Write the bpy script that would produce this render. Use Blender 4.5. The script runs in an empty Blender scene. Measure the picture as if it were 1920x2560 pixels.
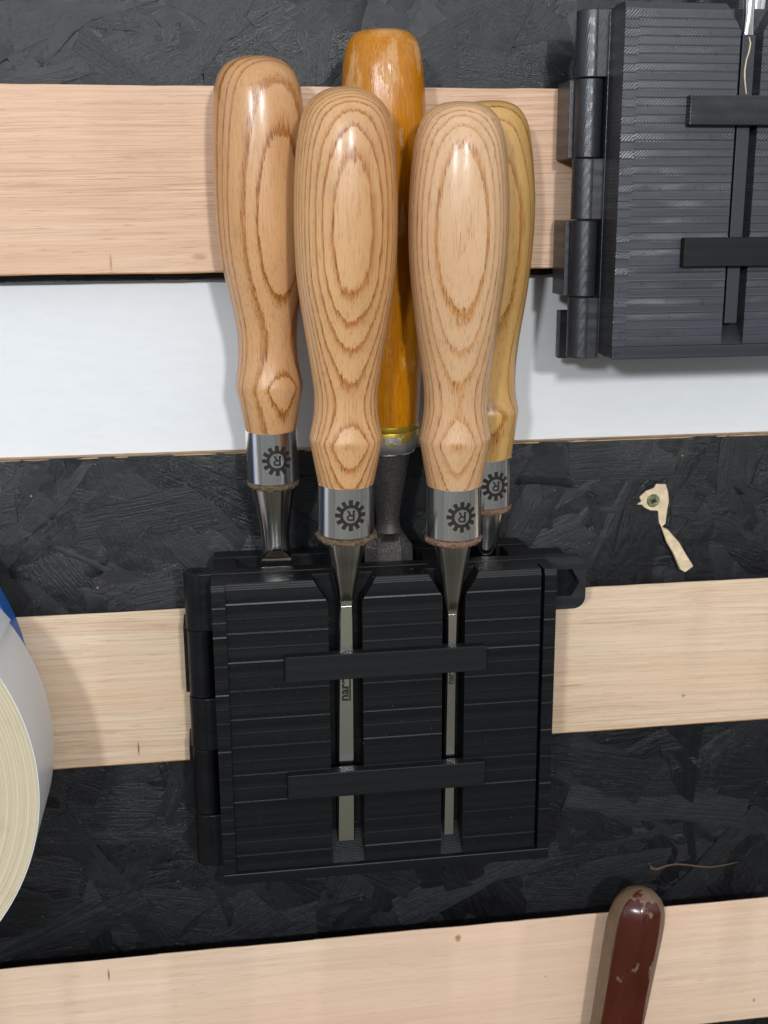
import bpy, bmesh, math, random
from mathutils import Vector, Matrix, Quaternion, noise as mnoise
random.seed(11)
sc = bpy.context.scene
MM = 0.001

# ------------------------------------------------------------------ camera, world, lamps, exposure
cam_d = bpy.data.cameras.new('camera')
cam = bpy.data.objects.new('camera', cam_d)
sc.collection.objects.link(cam)
sc.camera = cam
right = Vector((0.98914, -0.14681, -0.00616)); down = Vector((-0.04225, -0.24402, -0.96885)); fwd = Vector((0.14074, 0.95859, -0.24758))
m = Matrix((right, -down, -fwd)).transposed().to_4x4()
m.translation = Vector((0, -0.4, 0))
cam.matrix_world = m
cam_d.sensor_fit = 'VERTICAL'; cam_d.sensor_height = 36.0; cam_d.lens = 41.217
cam_d.clip_start = 0.02; cam_d.clip_end = 20
cam_d.dof.use_dof = True; cam_d.dof.focus_distance = 0.362; cam_d.dof.aperture_fstop = 28.0

world = bpy.data.worlds.new('World'); sc.world = world; world.use_nodes = True
wn = world.node_tree; wn.nodes.clear()
def W(t, **k):
    n = wn.nodes.new(t)
    for a, b in k.items(): setattr(n, a, b)
    return n
tc = W('ShaderNodeTexCoord'); sep = W('ShaderNodeSeparateXYZ'); wn.links.new(tc.outputs['Generated'], sep.inputs[0])
mr = W('ShaderNodeMapRange'); mr.inputs[1].default_value = -1; mr.inputs[2].default_value = 1
wn.links.new(sep.outputs[2], mr.inputs[0])
ramp = W('ShaderNodeValToRGB'); wn.links.new(mr.outputs[0], ramp.inputs[0])
cr = ramp.color_ramp
cr.elements[0].position = 0.0; cr.elements[0].color = (0.035, 0.030, 0.026, 1)
cr.elements[1].position = 1.0; cr.elements[1].color = (1.15, 1.2, 1.28, 1)
for p, c in ((0.18, (0.13, 0.128, 0.115)), (0.29, (0.30, 0.298, 0.28)), (0.39, (0.30, 0.30, 0.30)), (0.47, (0.48, 0.50, 0.53)), (0.53, (1.30, 1.36, 1.46)), (0.60, (1.75, 1.82, 1.95)), (0.78, (1.6, 1.65, 1.75))):
    e = cr.elements.new(p); e.color = (*c, 1)
mp = W('ShaderNodeMapping'); mp.inputs['Scale'].default_value = (7.5, 7.5, 1.4); mp.inputs['Location'].default_value = (0.7, 1.9, 0.2); wn.links.new(tc.outputs['Generated'], mp.inputs[0])
nz = W('ShaderNodeTexNoise'); nz.inputs['Scale'].default_value = 1.9; nz.inputs['Detail'].default_value = 3; wn.links.new(mp.outputs[0], nz.inputs['Vector'])
r2 = W('ShaderNodeValToRGB'); wn.links.new(nz.outputs['Fac'], r2.inputs[0])
r2.color_ramp.elements[0].position = 0.38; r2.color_ramp.elements[0].color = (0.22, 0.18, 0.17, 1)
r2.color_ramp.elements[1].position = 0.66; r2.color_ramp.elements[1].color = (2.6, 2.65, 2.7, 1)
for p, c in ((0.45, (0.62, 0.56, 0.50)), (0.50, (0.85, 0.95, 0.84)), (0.55, (0.75, 0.82, 1.0))):
    e = r2.color_ramp.elements.new(p); e.color = (*c, 1)
mx = W('ShaderNodeMix', data_type='RGBA', blend_type='MULTIPLY'); mx.inputs[0].default_value = 0.85
# the floor and bench clutter below eye level
nf = W('ShaderNodeTexNoise'); nf.inputs['Scale'].default_value = 8.0; nf.inputs['Detail'].default_value = 2; wn.links.new(tc.outputs['Generated'], nf.inputs['Vector'])
r3 = W('ShaderNodeValToRGB'); wn.links.new(nf.outputs['Fac'], r3.inputs[0])
r3.color_ramp.elements[0].position = 0.33; r3.color_ramp.elements[0].color = (0.22, 0.24, 0.30, 1)
r3.color_ramp.elements[1].position = 0.68; r3.color_ramp.elements[1].color = (0.35, 0.42, 0.6, 1)
for p, c in ((0.41, (0.9, 0.78, 0.70)), (0.47, (1.7, 1.5, 1.35)), (0.52, (1.15, 1.5, 0.95)), (0.55, (1.9, 1.85, 1.7)), (0.61, (0.8, 0.85, 0.95))):
    e = r3.color_ramp.elements.new(p); e.color = (*c, 1)
ms = W('ShaderNodeMapRange'); ms.inputs[1].default_value = -0.28; ms.inputs[2].default_value = -0.40; wn.links.new(sep.outputs[2], ms.inputs[0])
mf_ = W('ShaderNodeMix', data_type='RGBA'); wn.links.new(ms.outputs[0], mf_.inputs[0]); wn.links.new(r2.outputs[0], mf_.inputs[6]); wn.links.new(r3.outputs[0], mf_.inputs[7])
wn.links.new(ramp.outputs[0], mx.inputs[6]); wn.links.new(mf_.outputs[2], mx.inputs[7])
bg = W('ShaderNodeBackground'); bg.inputs['Strength'].default_value = 0.55; wn.links.new(mx.outputs[2], bg.inputs['Color'])
wo = W('ShaderNodeOutputWorld'); wn.links.new(bg.outputs[0], wo.inputs[0])

def lamp(name, loc, energy, size, color, target=(0.06, 0, -0.09)):
    l = bpy.data.lights.new(name, 'AREA'); l.shape = 'DISK'; l.size = size; l.energy = energy; l.color = color
    o = bpy.data.objects.new(name, l); sc.collection.objects.link(o); o.location = loc
    o.rotation_euler = (Vector(target) - Vector(loc)).to_track_quat('-Z', 'Y').to_euler()
lamp('workshop_lamp', (-0.44, -1.3, 0.26), 7.6, 0.085, (0.90, 0.96, 1.0))
lamp('ceiling_lamp', (0.17, -1.35, 0.30), 9.0, 0.085, (0.98, 0.985, 1.0))

sc.view_settings.view_transform = 'Standard'; sc.view_settings.look = 'None'; sc.view_settings.gamma = 1
sc.view_settings.exposure = -0.13; sc.view_settings.use_curve_mapping = False
sc.render.engine = 'CYCLES'
sc.cycles.caustics_reflective = False; sc.cycles.caustics_refractive = False; sc.cycles.max_bounces = 6; sc.cycles.diffuse_bounces = 3; sc.cycles.glossy_bounces = 3

# ------------------------------------------------------------------ node helper and materials
class N:
    def __init__(s, name):
        s.mat = bpy.data.materials.new(name); s.mat.use_nodes = True; s.t = s.mat.node_tree
        s.t.nodes.clear(); s.out = s.t.nodes.new('ShaderNodeOutputMaterial')
        s.b = s.t.nodes.new('ShaderNodeBsdfPrincipled'); s.t.links.new(s.b.outputs[0], s.out.inputs[0])
    def put(s, sock, v):
        if isinstance(v, bpy.types.NodeSocket): s.t.links.new(v, sock)
        elif isinstance(v, (tuple, list)) and sock.type == 'RGBA' and len(v) == 3: sock.default_value = (*v, 1)
        else: sock.default_value = v
    def set(s, **k):
        for a, v in k.items(): s.put(s.b.inputs[a.replace('_', ' ')], v)
        return s
    def n(s, t, **k):
        x = s.t.nodes.new(t)
        for a, b in k.items(): setattr(x, a, b)
        return x
    def m(s, op, a, b=0.0, c=None):
        x = s.n('ShaderNodeMath', operation=op); s.put(x.inputs[0], a); s.put(x.inputs[1], b)
        if c is not None: s.put(x.inputs[2], c)
        return x.outputs[0]
    def coord(s, kind='Object', scale=(1000, 1000, 1000), loc=(0, 0, 0), rot=(0, 0, 0)):
        t = s.n('ShaderNodeTexCoord'); mp = s.n('ShaderNodeMapping')
        mp.inputs['Scale'].default_value = scale; mp.inputs['Location'].default_value = loc; mp.inputs['Rotation'].default_value = rot
        s.t.links.new(t.outputs[kind], mp.inputs[0]); return mp.outputs[0]
    def map(s, v, scale=(1, 1, 1), loc=(0, 0, 0), rot=(0, 0, 0)):
        mp = s.n('ShaderNodeMapping')
        mp.inputs['Scale'].default_value = scale; mp.inputs['Location'].default_value = loc; mp.inputs['Rotation'].default_value = rot
        s.t.links.new(v, mp.inputs[0]); return mp.outputs[0]
    def noise(s, v, scale=1.0, detail=2.0, rough=0.5, dist=0.0):
        x = s.n('ShaderNodeTexNoise'); s.t.links.new(v, x.inputs['Vector'])
        x.inputs['Scale'].default_value = scale; x.inputs['Detail'].default_value = detail
        x.inputs['Roughness'].default_value = rough; x.inputs['Distortion'].default_value = dist
        return x.outputs['Fac']
    def ramp(s, f, stops, interp='LINEAR'):
        x = s.n('ShaderNodeValToRGB'); s.put(x.inputs[0], f); e = x.color_ramp.elements; x.color_ramp.interpolation = interp
        fix = lambda c: (*c, 1) if isinstance(c, (tuple, list)) else (c, c, c, 1)
        e[0].position, e[0].color = stops[0][0], fix(stops[0][1]); e[1].position, e[1].color = stops[-1][0], fix(stops[-1][1])
        for p, c in stops[1:-1]: q = e.new(p); q.color = fix(c)
        return x.outputs[0]
    def mix(s, f, a, b, mode='MIX'):
        x = s.n('ShaderNodeMix', data_type='RGBA', blend_type=mode); s.put(x.inputs[0], f); s.put(x.inputs[6], a); s.put(x.inputs[7], b)
        return x.outputs[2]
    def sep(s, v):
        x = s.n('ShaderNodeSeparateXYZ'); s.t.links.new(v, x.inputs[0]); return x.outputs
    def comb(s, x, y, z):
        c = s.n('ShaderNodeCombineXYZ'); s.put(c.inputs[0], x); s.put(c.inputs[1], y); s.put(c.inputs[2], z); return c.outputs[0]
    def bump(s, h, dist, strength=1.0, prev=None):
        x = s.n('ShaderNodeBump'); s.put(x.inputs['Height'], h); x.inputs['Distance'].default_value = dist * MM; x.inputs['Strength'].default_value = strength
        if prev is not None: s.t.links.new(prev, x.inputs['Normal'])
        return x.outputs[0]

def hx(h):
    f = lambda v: v / 12.92 if v <= 0.04045 else ((v + 0.055) / 1.055) ** 2.4
    return tuple(f(int(h[i:i + 2], 16) / 255) for i in (0, 2, 4))

def ash(name, pith, sp, tilt, seed, pale, dark, porous=0.5, gloss=0.27, phase=0.0, bw=1.0):
    """lacquered ash: growth rings about a pith beside the handle, cut by the turned surface"""
    s = N(name); p = s.coord(loc=(0, 0, 0)); o = s.sep(p)
    w = s.noise(s.map(p, (0.05, 0.05, 0.012), (seed, seed * 2, 0)), 1.0, 2)
    w2 = s.noise(s.map(p, (0.9, 0.9, 0.035), (seed, 3, 0)), 1.0, 4, 0.65)
    x = s.m('ADD', s.m('SUBTRACT', o[0], pith[0]), s.m('MULTIPLY', o[2], tilt[0]))
    y = s.m('ADD', s.m('SUBTRACT', o[1], pith[1]), s.m('MULTIPLY', o[2], tilt[1]))
    r = s.m('SQRT', s.m('ADD', s.m('MULTIPLY', x, x), s.m('MULTIPLY', y, y)))
    r = s.m('ADD', r, s.m('ADD', s.m('MULTIPLY', w, 1.7), s.m('MULTIPLY', w2, 0.55)))
    v = s.noise(s.comb(s.m('MULTIPLY', r, 0.22), seed, 0.0), 1.0, 1)
    q = s.m('ADD', phase, s.m('ADD', s.m('DIVIDE', r, sp), s.m('MULTIPLY', v, 1.6)))
    fr = s.m('SUBTRACT', 1.0, s.m('FRACT', q))
    fleck = s.noise(s.map(p, (2.6, 2.6, 0.14), (seed, 0, seed)), 1.0, 4, 0.7)
    fr2 = s.m('ADD', fr, s.m('MULTIPLY', s.m('SUBTRACT', fleck, 0.5), 0.62))
    ringf = s.ramp(fr2, [(0.0, 0.12), (0.06 * bw, 0.85), (0.16 * bw, 1.0), (0.30 * bw, 0.62), (0.52 * bw, 0.20), (0.80 * bw, 0.05), (0.97, 0.02), (1.0, 0.12)])
    ringv = s.noise(s.comb(s.m('FLOOR', q), seed + 5, 0.0), 0.73, 0)
    ringf = s.m('MULTIPLY', ringf, s.m('ADD', 0.45, s.m('MULTIPLY', ringv, 0.95)))
    big = s.noise(s.map(p, (0.06, 0.06, 0.02), (seed, 7, 1)), 1.0, 2)
    pale2 = s.mix(s.ramp(big, [(0.3, 0.0), (0.7, 1.0)]), pale, tuple(c * k for c, k in zip(pale, (0.86, 0.80, 0.72))))
    col = s.mix(ringf, pale2, dark)
    pore = s.noise(s.map(p, (2.6, 2.6, 0.17), (0, seed, 0)), 1.0, 3, 0.65)
    pf = s.ramp(pore, [(0.54, 0.0), (0.64, 1.0)])
    pf = s.m('MULTIPLY', pf, s.m('ADD', 0.24, s.m('MULTIPLY', ringf, porous)))
    col = s.mix(pf, col, tuple(c * 0.42 for c in dark))
    grime = s.ramp(s.noise(s.map(p, (0.2, 0.2, 0.1), (seed, 0, 4)), 1.0, 4), [(0.55, 0.0), (0.8, 0.22)])
    col = s.mix(grime, col, (0.25, 0.15, 0.08))
    scr = s.noise(s.map(p, (0.9, 0.9, 0.9), (seed, 1, 1)), 1.0, 4)
    s.set(Base_Color=col, Roughness=s.m('ADD', gloss, s.m('MULTIPLY', scr, 0.22)), Specular_IOR_Level=0.5)
    s.set(Normal=s.bump(s.m('SUBTRACT', 1.0, s.m('ADD', s.m('MULTIPLY', pf, 0.8), s.m('MULTIPLY', ringf, 0.35))), 0.07, 0.7), Coat_Weight=0.3, Coat_Roughness=0.2)
    return s.mat

def ply(name, base, streak, line, seed, tilt=0.0, linefac=0.5, marks=()):
    s = N(name); p = s.coord(rot=(0, tilt, 0))
    wob = s.noise(s.map(p, (0.012, 1, 0.05), (seed, 0, 0)), 1.0, 2)
    o = s.sep(p)
    z = s.m('ADD', o[2], s.m('MULTIPLY', wob, 3.2))
    q = s.comb(o[0], s.m('MULTIPLY', o[1], 0.3), z)
    a = s.noise(s.map(q, (0.010, 0.05, 0.42), (seed, 0, seed)), 1.0, 4, 0.6)
    b = s.noise(s.map(q, (0.024, 0.3, 1.7), (seed, 2, 0)), 1.0, 5, 0.68)
    c = s.noise(s.map(q, (0.004, 0.02, 0.045), (seed + 3, 2, 0)), 1.0, 2)
    col = s.mix(s.ramp(a, [(0.36, 0.0), (0.66, 1.0)]), base, streak)
    lf = s.ramp(b, [(0.50, 0.0), (0.55, 0.55), (0.66, 1.0)])
    lf = s.m('MULTIPLY', lf, s.m('MULTIPLY', s.ramp(c, [(0.35, 0.25), (0.62, 1.0)]), linefac))
    col = s.mix(lf, col, line)
    pr = s.ramp(s.noise(s.map(q, (0.11, 0.5, 2.6), (seed, 5, 0)), 1.0, 3, 0.6), [(0.60, 0.0), (0.68, 0.5)])
    col = s.mix(pr, col, line)
    pink = s.ramp(s.noise(s.map(q, (0.006, 0.02, 0.03), (0, 1, seed)), 1.0, 1), [(0.38, 0.0), (0.62, 1.0)])
    col = s.mix(s.m('MULTIPLY', pink, 0.35), col, tuple(k * f for k, f in zip(base, (1.0, 0.86, 0.80))))
    sp = s.noise(s.map(p, (0.35, 0.35, 0.12), (seed, 0, 9)), 1.0, 5, 0.7)
    col = s.mix(s.ramp(sp, [(0.68, 0.0), (0.78, 0.35)]), col, (0.22, 0.14, 0.08))
    raw = s.sep(s.coord())
    for mx_, mz_, rx, rz, mc, mf in marks:        # knots, nail dents and pencil ticks
        dx = s.m('DIVIDE', s.m('SUBTRACT', raw[0], mx_), rx); dz = s.m('DIVIDE', s.m('SUBTRACT', raw[2], mz_), rz)
        dd = s.m('ADD', s.m('SQRT', s.m('ADD', s.m('MULTIPLY', dx, dx), s.m('MULTIPLY', dz, dz))), s.m('MULTIPLY', s.m('SUBTRACT', b, 0.5), 1.2))
        col = s.mix(s.m('MULTIPLY', s.ramp(dd, [(0.35, 1.0), (1.0, 0.0)]), mf), col, mc)
    low = s.ramp(s.m('ADD', raw[2], s.m('MULTIPLY', sp, 0.8)), [(0.9, 1.0), (1.6, 0.0)])
    col = s.mix(s.m('MULTIPLY', low, 0.65), col, hx('b5834f'))
    s.set(Base_Color=col, Roughness=0.62, Specular_IOR_Level=0.3, Normal=s.bump(s.m('ADD', s.m('MULTIPLY', b, 1.4), a), 0.09, 0.6))
    return s.mat

def pla(name, hatch, pitch=4.9, rough=0.36, base=(0.0045, 0.0047, 0.0055), alt=False, zphase=0.0, spec=0.26):
    """black 3D-print plastic: diagonal infill lines that swap direction from band to band, fine layer lines"""
    s = N(name); p = s.coord(); o = s.sep(p)
    band = s.m('FLOOR', s.m('DIVIDE', s.m('ADD', o[2], zphase), pitch))
    par = s.m('SUBTRACT', s.m('MULTIPLY', s.m('FLOORED_MODULO', band, 2.0), 2.0), 1.0)
    wv = s.m('SINE', s.m('MULTIPLY', s.m('ADD', s.m('MULTIPLY', o[0], par), o[2]), 2 * math.pi / 1.05))
    if not alt: wv = s.m('MULTIPLY', wv, s.m('ADD', 0.62, s.m('MULTIPLY', par, 0.38)))
    lay = s.m('SINE', s.m('MULTIPLY', s.m('ADD', o[1], s.m('MULTIPLY', o[2], 0.1)), 2 * math.pi / 0.4))
    g = s.noise(s.map(p, (0.5, 0.5, 0.5)), 1.0, 4, 0.6)
    g2 = s.noise(s.map(p, (2.4, 2.4, 2.4)), 1.0, 2)
    pm = s.ramp(s.noise(s.map(p, (0.07, 0.07, 0.12), (2, 1, 5)), 1.0, 3), [(0.35, 0.35), (0.65, 1.0)])
    wv = s.m('MULTIPLY', wv, pm)
    h = s.m('ADD', s.m('MULTIPLY', wv, hatch), s.m('ADD', s.m('MULTIPLY', lay, 0.25), s.m('MULTIPLY', g2, 0.6)))
    bv = s.noise(s.comb(s.m('MULTIPLY', band, 3.7), 1.3, 0.0), 1.0, 0)
    k = s.m('ADD', 0.75, s.m('MULTIPLY', bv, 0.5))
    dust = s.ramp(s.noise(s.map(p, (0.9, 0.9, 0.9), (4, 4, 4)), 1.0, 5, 0.75), [(0.66, 0.0), (0.80, 0.25)])
    col = s.mix(dust, s.mix(s.m('SUBTRACT', k, 0.75), base, tuple(c * 1.5 for c in base)), (0.12, 0.115, 0.11))
    s.set(Base_Color=col, Roughness=s.m('ADD', rough - 0.06, s.m('ADD', s.m('MULTIPLY', g, 0.16), s.m('MULTIPLY', par, 0.035))), Specular_IOR_Level=spec, Normal=s.bump(h, 0.06, 0.9))
    return s.mat

def steel(name, col, rough, streak=0.0, pit=0.0):
    s = N(name); p = s.coord()
    g = s.noise(s.map(p, (0.15, 0.15, 6.0)), 1.0, 3, 0.6)
    n2 = s.noise(s.map(p, (2.0, 2.0, 2.0)), 1.0, 4, 0.7)
    c = s.mix(s.ramp(n2, [(0.35, 0.0), (0.75, 1.0)]), col, tuple(k * (1 - pit) for k in col))
    s.set(Base_Color=c, Metallic=1.0, Roughness=s.m('ADD', rough, s.m('MULTIPLY', n2, rough * 0.5 + pit * 0.2)))
    s.set(Normal=s.bump(s.m('ADD', s.m('MULTIPLY', g, streak), s.m('MULTIPLY', n2, pit)), 0.05, 0.5))
    return s.mat

# plain materials
M = {}
def simple(name, col, rough=0.5, spec=0.5, metal=0.0, nscale=0.0, namp=0.15, bump=0.0, **kw):
    s = N(name)
    if nscale:
        p = s.coord(); n = s.noise(s.map(p, (nscale,) * 3), 1.0, 4, 0.6)
        s.set(Base_Color=s.mix(s.ramp(n, [(0.3, 0.0), (0.7, 1.0)]), tuple(c * (1 - namp) for c in col), tuple(min(1, c * (1 + namp)) for c in col)))
        if bump: s.set(Normal=s.bump(n, bump, 0.7))
    else: s.set(Base_Color=col)
    s.set(Roughness=rough, Specular_IOR_Level=spec, Metallic=metal, **kw)
    M[name] = s.mat
    return s.mat

simple('white_paint', (0.80, 0.81, 0.82), 0.55, 0.4, nscale=0.05, namp=0.015)
s = N('white_melamine'); p = s.coord()
n1 = s.noise(s.map(p, (0.12, 0.12, 0.5)), 1.0, 4, 0.6); n2 = s.noise(s.map(p, (1.1, 1.1, 1.1)), 1.0, 3)
sp_ = s.ramp(s.noise(s.map(p, (0.25, 0.25, 0.25), (3, 0, 0)), 1.0, 5, 0.75), [(0.68, 0.0), (0.76, 0.4)])
s.set(Base_Color=s.mix(sp_, s.mix(n1, (0.70, 0.715, 0.725), (0.785, 0.795, 0.80)), (0.45, 0.42, 0.38)), Roughness=0.5, Specular_IOR_Level=0.4, Normal=s.bump(s.m('ADD', n1, n2), 0.05, 0.5)); M['white_wall'] = s.mat

# black painted strand board: grain runs along each strand (UV in millimetres), one random value per strand
s = N('black_strand_paint'); uv = s.n('ShaderNodeUVMap'); u = uv.outputs[0]
at = s.n('ShaderNodeAttribute', attribute_name='strand'); rv = at.outputs['Fac']
gr = s.noise(s.map(u, (0.05, 1.1, 1)), 1.0, 5, 0.65, 0.3)
gr2 = s.noise(s.map(u, (0.25, 4.0, 1)), 1.0, 3, 0.6)
pc = s.coord(); sm = s.noise(s.map(pc, (0.25, 0.25, 0.25)), 1.0, 5, 0.65); wav = s.noise(s.map(pc, (0.055, 0.055, 0.055), (3, 3, 3)), 1.0, 3); fine = s.noise(s.map(pc, (3.2, 3.2, 3.2)), 1.0, 3, 0.6)
col = s.mix(rv, (0.0030, 0.0033, 0.0042), (0.0075, 0.0082, 0.0105))
col = s.mix(s.ramp(gr, [(0.45, 0.0), (0.75, 0.5)]), col, (0.022, 0.023, 0.026))
chip = s.m('MULTIPLY', s.ramp(s.noise(s.map(pc, (0.30, 0.30, 0.30), (9, 2, 1)), 1.0, 6, 0.8), [(0.74, 0.0), (0.76, 1.0)]), 0.5)
col = s.mix(chip, col, (0.35, 0.24, 0.14))
s.set(Base_Color=col, Roughness=s.m('ADD', 0.11, s.m('ADD', s.m('MULTIPLY', rv, 0.24), s.m('MULTIPLY', sm, 0.14))), Specular_IOR_Level=0.48)
b1 = s.bump(gr, 0.30, 0.7); b2 = s.bump(gr2, 0.12, 0.6, b1); s.set(Normal=s.bump(wav, 0.9, 0.7, s.bump(s.m('ADD', s.m('MULTIPLY', sm, 1.6), fine), 0.2, 0.7, b2))); M['osb'] = s.mat
s = N('raw_board_edge'); p = s.coord(); n1 = s.noise(s.map(p, (0.12, 0.8, 0.8)), 1.0, 5, 0.7)
s.set(Base_Color=s.ramp(n1, [(0.3, (0.20, 0.11, 0.05)), (0.55, (0.52, 0.33, 0.17)), (0.75, (0.66, 0.46, 0.27))]), Roughness=0.8, Normal=s.bump(n1, 0.4, 0.8)); M['edge'] = s.mat
simple('black_edge', (0.02, 0.02, 0.022), 0.55, 0.4, nscale=0.5, namp=0.5, bump=0.3)

M['ply_a'] = ply('plywood_pink_striped', hx('dcbea3'), hx('d0ab8d'), hx('a06f50'), 2.0, 0.02, 0.8, [(-30, 3.5, 0.5, 3.5, hx('8a5a3c'), 0.5), (-2, 5, 3, 1.2, hx('8a5a3c'), 0.4), (104, 40, 2.5, 0.8, hx('94633f'), 0.5)])
M['ply_b'] = ply('plywood_pale', hx('dac4a9'), hx('cdb092'), hx('9b785a'), 7.0, -0.01, 0.55, [(-30.9, 5.8, 0.45, 3.4, hx('57402c'), 0.8), (126, 19, 6, 0.5, hx('8a6a4c'), 0.5), (170, 12, 1.0, 0.8, hx('6a4a30'), 0.6)])
M['ply_c'] = ply('plywood_smooth', hx('dec3aa'), hx('d3b69b'), hx('b68c6c'), 13.0, 0.0, 0.3, [(84.7, 51.0, 1.5, 2.0, hx('a06a2c'), 0.9), (-46.8, 49.5, 0.5, 3.2, hx('5c4230'), 0.8), (208.3, 9.1, 0.7, 1.2, hx('6a4a34'), 0.7), (120, 30, 0.6, 0.5, hx('6a4a34'), 0.5)])

M['pla_panel'] = pla('black_print_panel', 0.36, 4.9)
M['pla_panel_fine_lit'] = pla('black_print_panel_fine_lit', 0.42, 2.45, rough=0.31, base=(0.026, 0.029, 0.036), alt=True, spec=0.7)  # black print again, base raised to carry the bright gloss on this holder
M['pla_tab_lit'] = pla('black_print_tab_lit', 0.5, 3.0, rough=0.36, base=(0.011, 0.0115, 0.013), spec=0.5)  # base lightened so the tab looks lit; same black plastic as the leaves
M['pla_grey_lit'] = pla('charcoal_print_lit', 0.15, 2.45, rough=0.33, base=(0.018, 0.020, 0.025), spec=0.6)  # charcoal base holds some of the light falling on the upper right holder
M['pla'] = pla('black_print_plain', 0.12, 7.0, rough=0.34)
M['pla_bar'] = pla('black_print_bar', 0.15, 40.0, rough=0.55)
M['pla_bar_hatch'] = pla('black_print_bar_hatched', 1.2, 400.0, rough=0.34, alt=True, spec=0.6)

M['ferrule'] = steel('brushed_steel', (0.95, 0.95, 0.94), 0.15, 0.15)
M['blade'] = steel('polished_steel', (0.90, 0.90, 0.86), 0.11, 0.1, 0.1)
M['blade_dull'] = steel('dull_brushed_steel', (0.065, 0.068, 0.075), 0.42, 0.6, 0.2)
M['cone'] = steel('turned_steel', (0.72, 0.70, 0.67), 0.12, 0.5, 0.1)
M['oldsteel'] = steel('old_steel', (0.21, 0.19, 0.18), 0.42, 0.2, 1.0)
M['etch'] = simple('etched_black', (0.022, 0.017, 0.015), 0.33, 0.5, metal=0.0)
simple('leather', (0.14, 0.10, 0.065), 0.95, 0.1, nscale=1.8, namp=0.55, bump=0.5)
simple('leather_red', (0.20, 0.115, 0.08), 0.95, 0.1, nscale=1.6, namp=0.4, bump=0.4)

M['ash_fl'] = ash('ash_tight_ovals', (-1.5, 62.0), 1.3, (0.012, 0.007), 3.0, hx('d5a877'), hx('a45f1e'), 0.9, phase=0.15, bw=0.7)
M['ash_fr'] = ash('ash_speckled_ovals', (6.5, 56.0), 1.5, (-0.016, 0.012), 8.0, hx('d8b18a'), hx('b2732f'), 0.95, phase=0.42, bw=0.65)
M['ash_bl'] = ash('ash_wide_rings', (-17.0, 45.0), 3.0, (0.0, 0.055), 14.0, hx('cf9f6f'), hx('9a5c20'), 0.8, 0.20, phase=0.78, bw=0.5)
M['ash_br'] = ash('ash_golden_rings', (2.0, 46.0), 2.6, (0.0, 0.045), 21.0, hx('cfa564'), hx('9b5e1e'), 0.8, phase=0.75, bw=0.5)

# old handle: orange stain worn through to bare wood in long patches
s = N('worn_orange_varnish'); p = s.coord()
fib = s.noise(s.map(p, (2.6, 2.6, 0.10)), 1.0, 4, 0.6)
wear = s.noise(s.map(p, (0.16, 0.16, 0.045), (5.3, 1, 2)), 1.0, 5, 0.62)
o = s.sep(p); wear = s.m('ADD', wear, s.m('MULTIPLY', s.m('SUBTRACT', o[2], 62.0), 0.0007))
wf = s.ramp(s.m('ADD', wear, s.m('MULTIPLY', s.m('SUBTRACT', fib, 0.5), 0.25)), [(0.60, 0.0), (0.625, 1.0)])
tip = s.ramp(s.m('ADD', s.m('DIVIDE', o[2], 130.0), s.m('MULTIPLY', s.m('SUBTRACT', wear, 0.5), 0.12)), [(0.975, 0.0), (1.0, 0.7)])
wf = s.m('MAXIMUM', wf, tip)
org = s.mix(s.ramp(fib, [(0.35, 0.0), (0.65, 1.0)]), hx('c07d0c'), hx('aa6408'))
bare = s.mix(s.ramp(fib, [(0.35, 0.0), (0.7, 1.0)]), hx('d6a468'), hx('a9743f'))
drk = s.ramp(s.noise(s.map(p, (0.22, 0.22, 0.07), (1, 8, 2)), 1.0, 5, 0.7), [(0.61, 0.0), (0.71, 0.7)])
col = s.mix(drk, s.mix(wf, org, bare), hx('4a3a1c'))
s.set(Base_Color=col, Roughness=s.m('ADD', 0.22, s.m('MULTIPLY', wf, 0.38)), Normal=s.bump(s.m('SUBTRACT', fib, s.m('MULTIPLY', wf, 0.5)), 0.12, 0.6)); M['orange'] = s.mat
s = N('flaking_gold_zinc'); p = s.coord(loc=(0.4, 0, 0))
n1 = s.noise(s.map(p, (0.28, 0.28, 0.22), (2, 2, 6)), 1.0, 5, 0.65); o = s.sep(p)
g = s.ramp(s.m('ADD', n1, s.m('MULTIPLY', s.m('SUBTRACT', o[2], 5.2), 0.055)), [(0.49, 0.0), (0.53, 1.0)])
s.set(Base_Color=s.mix(g, (0.40, 0.40, 0.39), (0.66, 0.46, 0.05)), Metallic=0.85, Roughness=s.m('ADD', 0.5, s.m('MULTIPLY', g, -0.12)), Normal=s.bump(s.m('ADD', g, s.noise(s.map(p, (1.5,) * 3), 1.0, 3)), 0.08, 0.6)); M['gold'] = s.mat

# red handle: dark red varnish, worn to grey tan wood on ridges and in patches
s = N('worn_red_varnish'); p = s.coord()
at = s.n('ShaderNodeAttribute', attribute_name='worn')
n1 = s.noise(s.map(p, (0.10, 0.10, 0.055), (1, 2, 6.4)), 1.0, 4, 0.6)
f = s.m('MAXIMUM', s.ramp(n1, [(0.625, 0.0), (0.66, 1.0)]), s.ramp(s.m('ADD', at.outputs['Fac'], s.m('MULTIPLY', s.m('SUBTRACT', n1, 0.5), 2.4)), [(0.52, 0.0), (0.60, 1.0)]))
red = s.mix(s.noise(s.map(p, (0.3, 0.3, 0.08)), 1.0, 3), hx('38140d'), hx('522416'))
tan = s.mix(s.noise(s.map(p, (1.5, 1.5, 0.15)), 1.0, 4), hx('54402f'), hx('8a7159'))
s.set(Base_Color=s.mix(f, red, tan), Roughness=s.m('ADD', 0.20, s.m('MULTIPLY', f, 0.3)), Normal=s.bump(s.m('ADD', n1, s.m('MULTIPLY', f, -0.15)), 0.3, 0.5)); M['red'] = s.mat

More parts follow.
